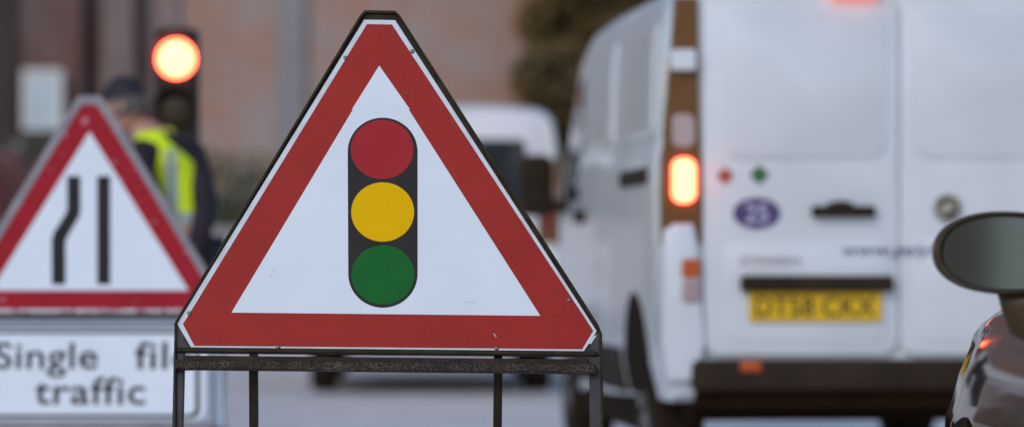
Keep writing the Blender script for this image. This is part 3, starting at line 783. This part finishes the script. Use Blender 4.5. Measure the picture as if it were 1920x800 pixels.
for x in (-82, 415):
    u, v_ = Q(x, 560); bm = bmesh.new(); bar(bm, (u, v_, -.03), (u, .01, -.03), .03, .02, (0, 0, 1), .002); obj('leg', bm, MT['galv'], s2)
for x in (20, 330):
    u, v_ = Q(x, 600); a = Vector((u, v_, -.05)); wd = Q.M @ a; b = Q.inv((wd.x, wd.y+.3, 0))
    bm = bmesh.new(); bar(bm, a, b, .03, .02, (1, 0, 0), .002); obj('rear_leg', bm, MT['steel'], s2)

# ------------------------------------------------------------------ portable traffic light (red)
TY = 18.0
def at(x, y, Y): return ((x-960)*Y/F, Y, CH-(y-HY)*Y/F)
tx, _, tz = at(330, 110, TY)
tl = empty('traffic_light', (tx, TY, 0), 0, 'portable traffic light showing red, behind the person in the yellow vest', 'traffic light')
MT['housing'] = mat('traffic_light_housing', (0.014, 0.008, 0.004), 0.75, var=.2)
bm = bmesh.new(); box(bm, (0, .09, tz-.255), (.200, .16, .80), .03, None, 3); hs = obj('housing', bm, MT['housing'], tl)
lm = {0: mat('red_lens_lit', (.5, .02, .01), .3, emis=(1.0, .10, .045), es=14), 1: mat('amber_lens_unlit', (.03, .014, .003), .6), 2: mat('green_lens_unlit', (.008, .03, .016), .3)}
for k, nm in enumerate(('red_lens', 'amber_lens', 'green_lens')):
    z = tz - k*.245
    bm = bmesh.new(); lathe(bm, [(.090, .0), (.085, .012), (.065, .022), (.03, .03), (.004, .032)], 40, Matrix.Translation((0, .008, z)) @ Matrix.Rotation(math.pi/2, 4, 'X'))
    obj(nm, bm, lm[k], hs, True)
    bm = bmesh.new()      # hood: three quarter tube
    pts = []
    n = 24
    for i in range(n+1):
        a = R(-25 + 230*i/n); pts.append((math.cos(a), math.sin(a)))
    va = [[bm.verts.new((rr*c, y, z+rr*s_)) for c, s_ in pts] for rr, y in ((.104, .012), (.106, -.05 - 0.02), (.110, -.07), (.110, .012))]
    for a_, b_ in zip(va, va[1:]+va[:1]):
        for i in range(n): bm.faces.new((a_[i], a_[i+1], b_[i+1], b_[i]))
    obj('hood', bm, MT['housing'], hs)
bm = bmesh.new(); cyl(bm, (0, .1, .2), (0, .1, tz-.64), .035); obj('pole', bm, MT['steel'], tl, True)
bm = bmesh.new(); box(bm, (0, .1, .22), (.34, .3, .36), .03, None, 3); obj('battery_box', bm, MT['galv'], tl)
for s in (-1, 1):
    bm = bmesh.new(); bar(bm, (s*.12, -.3, .03), (s*.12, .5, .03), .06, .06, (0, 0, 1), .01); obj('foot', bm, MT['steel'], tl)

# traffic cone beside the person
def cone(loc, label):
    c = empty('traffic_cone', loc, 0, label, 'traffic cone')
    bm = bmesh.new(); lathe(bm, [(.135, .04), (.12, .06), (.030, .98), (.022, 1.0)], 32); obj('cone_body', bm, mat('cone_orange', (.55, .10, .02), .5), c, True)
    bm = bmesh.new(); box(bm, (0, 0, .02), (.30, .30, .04), .01); obj('base', bm, MT['tyre'], c)
    for z0, z1 in ((.50, .68), (.78, .88)):
        r = lambda z: .122 - (z-.06)*.0978
        bm = bmesh.new(); lathe(bm, [(r(z0), z0), (r(z1), z1)], 32, cap=False); obj('reflective_sleeve', bm, mat('reflective_sleeve', (.62, .58, .50), .4), c, True)
cx_, _, _ = at(376, 0, 19.5); cone((cx_, 19.5, 0), 'orange traffic cone with pale bands beside the person in the yellow vest')

# ------------------------------------------------------------------ person
def skin_mesh(name, verts, edges, radii, m, parent, levels=2, root=0):
    me = bpy.data.meshes.new(name); me.from_pydata([tuple(v) for v in verts], edges, []); 
    o = bpy.data.objects.new(name, me); COL.objects.link(o)
    o.modifiers.new('s', 'SKIN')
    for i, r in enumerate(radii):
        sv = me.skin_vertices[0].data[i]; sv.radius = (r, r) if not isinstance(r, tuple) else r; sv.use_root = (i == root)
    sb = o.modifiers.new('u', 'SUBSURF'); sb.levels = levels; sb.render_levels = levels
    bpy.context.view_layer.update()
    m2 = bpy.data.meshes.new_from_object(o.evaluated_get(bpy.context.evaluated_depsgraph_get()))
    bpy.data.objects.remove(o); bpy.data.meshes.remove(me)
    m2.name = name
    return m2

MT['skin'] = mat('skin', (.50, .26, .20), .5)
MT['coat'] = mat('dark_coat', (.014, .010, .018), .8, var=.3, vscale=9, bump=.3, bscale=20)
MT['hivis'] = mat('hi_vis_yellow', (.72, .92, .004), .6, var=.08, vscale=9, bump=.3, bscale=16)
MT['tape'] = mat('reflective_tape', (.36, .42, .42), .4)
MT['trouser'] = mat('dark_trousers', (.025, .028, .045), .8, var=.3)
MT['boot'] = mat('boot_leather', (.02, .015, .012), .6)
MT['cap'] = mat('dark_cap', (.015, .012, .022), .7)
PX = at(300, 0, 17.0)[0]
pe = empty('person', (PX, 17.0, 0), 0, 'person in a dark cap and coat with a bright yellow hi-vis vest', 'person')
# local coordinates: x right in the photo, y away, z up.  Faces left and slightly away, leaning forward.
def W_(px, py, dy=0): X, Y, Z = at(px, py, 17.0+dy); return (X-PX, dy, Z)
pelvis = (0.13, 0, .93); waist = (.10, 0, 1.10); chest = (.06, .0, 1.30); upper = (.035, .0, 1.40); neck0 = (-.06, 0.0, 1.475); neck1 = (-.115, 0.01, 1.525)
headc = (-.155, .02, 1.60)
lsh = (-.085, -.21, 1.36); rsh = (.150, -.02, 1.385)
lel = (.01, -.27, 1.12); rel = (.215, -.10, 1.15)
lwr = (-.14, -.18, 1.02); rwr = (.17, -.14, .95)
lhp = (.08, -.085, .90); rhp = (.16, .085, .90)
lkn = (-.02, -.10, .50); rkn = (.14, .09, .49)
lan = (.03, -.10, .09); ran = (.24, .09, .09)
lto = (-.14, -.11, .045); rto = (.08, .09, .045)
V = [pelvis, waist, chest, upper, neck0, neck1, lsh, lel, lwr, rsh, rel, rwr, lhp, lkn, lan, lto, rhp, rkn, ran, rto]
E = [(0,1),(1,2),(2,3),(3,4),(4,5),(3,6),(6,7),(7,8),(3,9),(9,10),(10,11),(0,12),(12,13),(13,14),(14,15),(0,16),(16,17),(17,18),(18,19)]
RR = [.12,.115,.13,.12,.062,.055,.062,.044,.028,.062,.044,.028,.088,.060,.042,.034,.088,.060,.042,.034]
# hands
def hand(wr, dirv, palmn):
    d_ = Vector(dirv).normalized(); n_ = Vector(palmn).normalized(); s_ = d_.cross(n_).normalized()
    wr = Vector(wr); base = len(V)
    V.append(tuple(wr + d_*.05)); RR.append(.028); return base, d_, n_, s_, wr
bmh = []
def hand_mesh(wr, dirv, palmn):
    d_ = Vector(dirv).normalized(); n_ = Vector(palmn); n_ = (n_ - d_*n_.dot(d_)).normalized(); s_ = d_.cross(n_)
    wr = Vector(wr); out = []
    palm = [wr, wr+d_*.035, wr+d_*.085]
    out.append(skin_mesh('palm', palm, [(0,1),(1,2)], [(.020,.026),(.018,.036),(.014,.038)], None, None, 2, 0))
    for k, (off, L) in enumerate(((-.030, .070), (-.010, .078), (.010, .073), (.029, .058))):
        p0 = wr+d_*.075+s_*off; p1 = p0+d_*L*.45; p2 = p1+(d_*.8+n_*.6).normalized()*L*.32; p3 = p2+(d_*.4+n_*.9).normalized()*L*.28
        out.append(skin_mesh('finger', [p0, p1, p2, p3], [(0,1),(1,2),(2,3)], [.009, .0085, .008, .0065], None, None, 2, 0))
    p0 = wr+d_*.025-s_*.02; p1 = p0+(d_*.5-s_*.8).normalized()*.04; p2 = p1+(d_*.85-s_*.3+n_*.3).normalized()*.035
    out.append(skin_mesh('thumb', [p0, p1, p2], [(0,1),(1,2)], [.013, .011, .008], None, None, 2, 0))
    return out
body = skin_mesh('body', V, E, RR, None, None, 2, 0)
bm = bmesh.new(); bm.from_mesh(body)
for hm in hand_mesh(lwr, Vector(lwr)-Vector(lel), (0, .2, 1)) + hand_mesh(rwr, Vector(rwr)-Vector(rel), (-1, .2, 0)):
    bm.from_mesh(hm)
# head: shaped sphere, facing left (-x) and a little away
fwd = Vector((-.93, .30, -.22)).normalized(); side_ = Vector((0, 0, 1)).cross(fwd).normalized(); up_ = fwd.cross(side_)
hb = bmesh.new(); bmesh.ops.create_uvsphere(hb, u_segments=32, v_segments=24, radius=1)
for v in hb.verts:
    f, s, u = v.co.x, v.co.y, v.co.z
    r = 1.0
    wd = .074*(1 - .20*max(0, -u)) ; dp = .095 ; ht = .118
    ff = f*dp; ss = s*wd; uu = u*ht
    if u < -.1 and f > 0: ff *= (1 + .10*u)                 # jaw
    if u < -.3 and f < 0: ff *= (1 + .45*u)                # nape
    if f > .75 and abs(s) < .22:                            # nose
        ff += .022*max(0, 1-abs(u+.12)/.28)*max(0, 1-abs(s)/.22)
    if f > .6 and .05 < u < .3 and .2 < abs(s) < .55: ff -= .008   # eye sockets
    if f > .7 and -.55 < u < -.42 and abs(s) < .35: ff += .005     # lips
    q = Vector(headc) + fwd*ff + side_*ss + up_*uu
    v.co = q
for sg in (-1, 1):
    e = bmesh.ops.create_uvsphere(hb, u_segments=12, v_segments=8, radius=1)
    for v in e['verts']:
        v.co = Vector(headc) + fwd*(-.01+v.co.x*.018) + side_*(sg*.074+v.co.y*.010) + up_*(-.005+v.co.z*.032)
tm = bpy.data.meshes.new('head'); hb.to_mesh(tm); hb.free(); bm.from_mesh(tm)
bo = obj('body', bm, MT['skin'], pe, True)
for sg in (-1, 1):
    bm = bmesh.new(); e = bmesh.ops.create_uvsphere(bm, u_segments=12, v_segments=8, radius=.011)
    for v in e['verts']: v.co += Vector(headc)+fwd*.080+side_*(sg*.030)+up_*.018
    obj('eye', bm, mat('eye', (.25, .22, .2), .2), bo, True)
# coat (torso and sleeves), vest, trousers, boots, cap, hair
cv = [pelvis, waist, chest, upper, (-.035, 0, 1.455), lsh, lel, lwr, rsh, rel, rwr, (.13, 0, .84)]
ce = [(0,1),(1,2),(2,3),(3,4),(3,5),(5,6),(6,7),(3,8),(8,9),(9,10),(0,11)]
mobj('coat', skin_mesh('coat', cv, ce, [.138,.125,.132,.128,.075,.066,.060,.046,.066,.060,.046,.140], None, None, 2, 0), MT['coat'], pe, True)
vv = [(.125, 0, .98), waist, chest, upper, (-.02, 0, 1.45), (-.065, -.19, 1.40), (.100, .02, 1.43)]
ve = [(0,1),(1,2),(2,3),(3,4),(3,5),(3,6)]
vest = mobj('hi_vis_vest', skin_mesh('hi_vis_vest', vv, ve, [.150,.135,.145,.140,.080,.080,.082], None, None, 2, 0), MT['hivis'], pe, True)
# reflective tape: bands cut from the vest, pushed out
src = vest.data
def tape(name='reflective_tape'):
    """waist band and one shoulder-to-waist band, laid over the vest as one harness strip"""
    inv_bvh = BVHTree.FromPolygons([v.co for v in src.vertices], [p.vertices[:] for p in src.polygons])
    bm = bmesh.new()
    def strip(rays, closed):
        rows = []
        for o_, d_, up2 in rays:
            row = []
            for k in (-1, 1):
                oo = Vector(o_) + Vector(up2)*k*.025
                h, n_, _, _ = inv_bvh.ray_cast(oo + Vector(d_)*.5, -Vector(d_))
                if h is None: h, n_ = oo + Vector(d_)*.14, Vector(d_)
                row.append(bm.verts.new(h + Vector(d_)*.006))
            rows.append(row)
        seq = list(zip(rows, rows[1:])) + ([(rows[-1], rows[0])] if closed else [])
        for a_, b_ in seq: bm.faces.new((a_[0], b_[0], b_[1], a_[1]))
    n = 40
    strip([((.10, 0, 1.10), (math.cos(2*math.pi*k/n), math.sin(2*math.pi*k/n), 0), (0, 0, 1)) for k in range(n)], True)
    strip([((.065, 0, z), (0, -1, 0), (1, 0, 0)) for z in [1.12 + .035*k for k in range(9)]], False)
    me = bpy.data.meshes.new(name); bm.to_mesh(me); bm.free()
    return mobj(name, me, MT['tape'], vest, True)
tape()
tv = [(.12, 0, .90), lhp, lkn, (lan[0], lan[1], .12), rhp, rkn, (ran[0], ran[1], .12)]
mobj('trousers', skin_mesh('trousers', tv, [(0,1),(1,2),(2,3),(0,4),(4,5),(5,6)], [.125,.10,.078,.066,.10,.078,.066], None, None, 2, 0), MT['trouser'], pe, True)
for a, t_ in ((lan, lto), (ran, rto)):
    mobj('boot', skin_mesh('boot', [(a[0], a[1], .17), (a[0]+.01, a[1], .06), ((a[0]+t_[0])/2, a[1], .055), (t_[0], t_[1], .045)], [(0,1),(1,2),(2,3)], [.058,.056,.052,.044], None, None, 2, 0), MT['boot'], pe, True)
def headshell(name, lo_, k, m, back_only=False):
    b_ = bmesh.new(); bmesh.ops.create_uvsphere(b_, u_segments=32, v_segments=24, radius=1)
    kill = [f for f in b_.faces if f.calc_center_median().z < lo_ or (back_only and f.calc_center_median().x > .25)]
    bmesh.ops.delete(b_, geom=kill, context='FACES')
    for v in b_.verts:
        v.co = Vector(headc) + fwd*(v.co.x*.095*k) + side_*(v.co.y*.076*k) + up_*(v.co.z*.118*k)
    r = bmesh.ops.extrude_face_region(b_, geom=b_.faces[:])
    for e in r['geom']:
        if isinstance(e, bmesh.types.BMVert): e.co = Vector(headc) + (e.co-Vector(headc))*1.05
    return b_
obj('hair', headshell('hair', -.35, 1.04, None, True), mat('grey_hair', (.10, .09, .09), .8), bo, True)
b_ = headshell('cap', .22, 1.10, None)
peak = [Vector(headc)+up_*.035+fwd*(.075+.085*math.cos(t)*1.0)+side_*(.072*math.sin(t)) for t in [R(-90+180*i/14) for i in range(15)]]
lo1 = [b_.verts.new(p) for p in peak]; hi1 = [b_.verts.new(p+up_*.010) for p in peak]
b_.faces.new(lo1); b_.faces.new(hi1)
for i in range(15): b_.faces.new((lo1[i], lo1[(i+1)%15], hi1[(i+1)%15], hi1[i]))
obj('cap', b_, MT['cap'], pe, True)
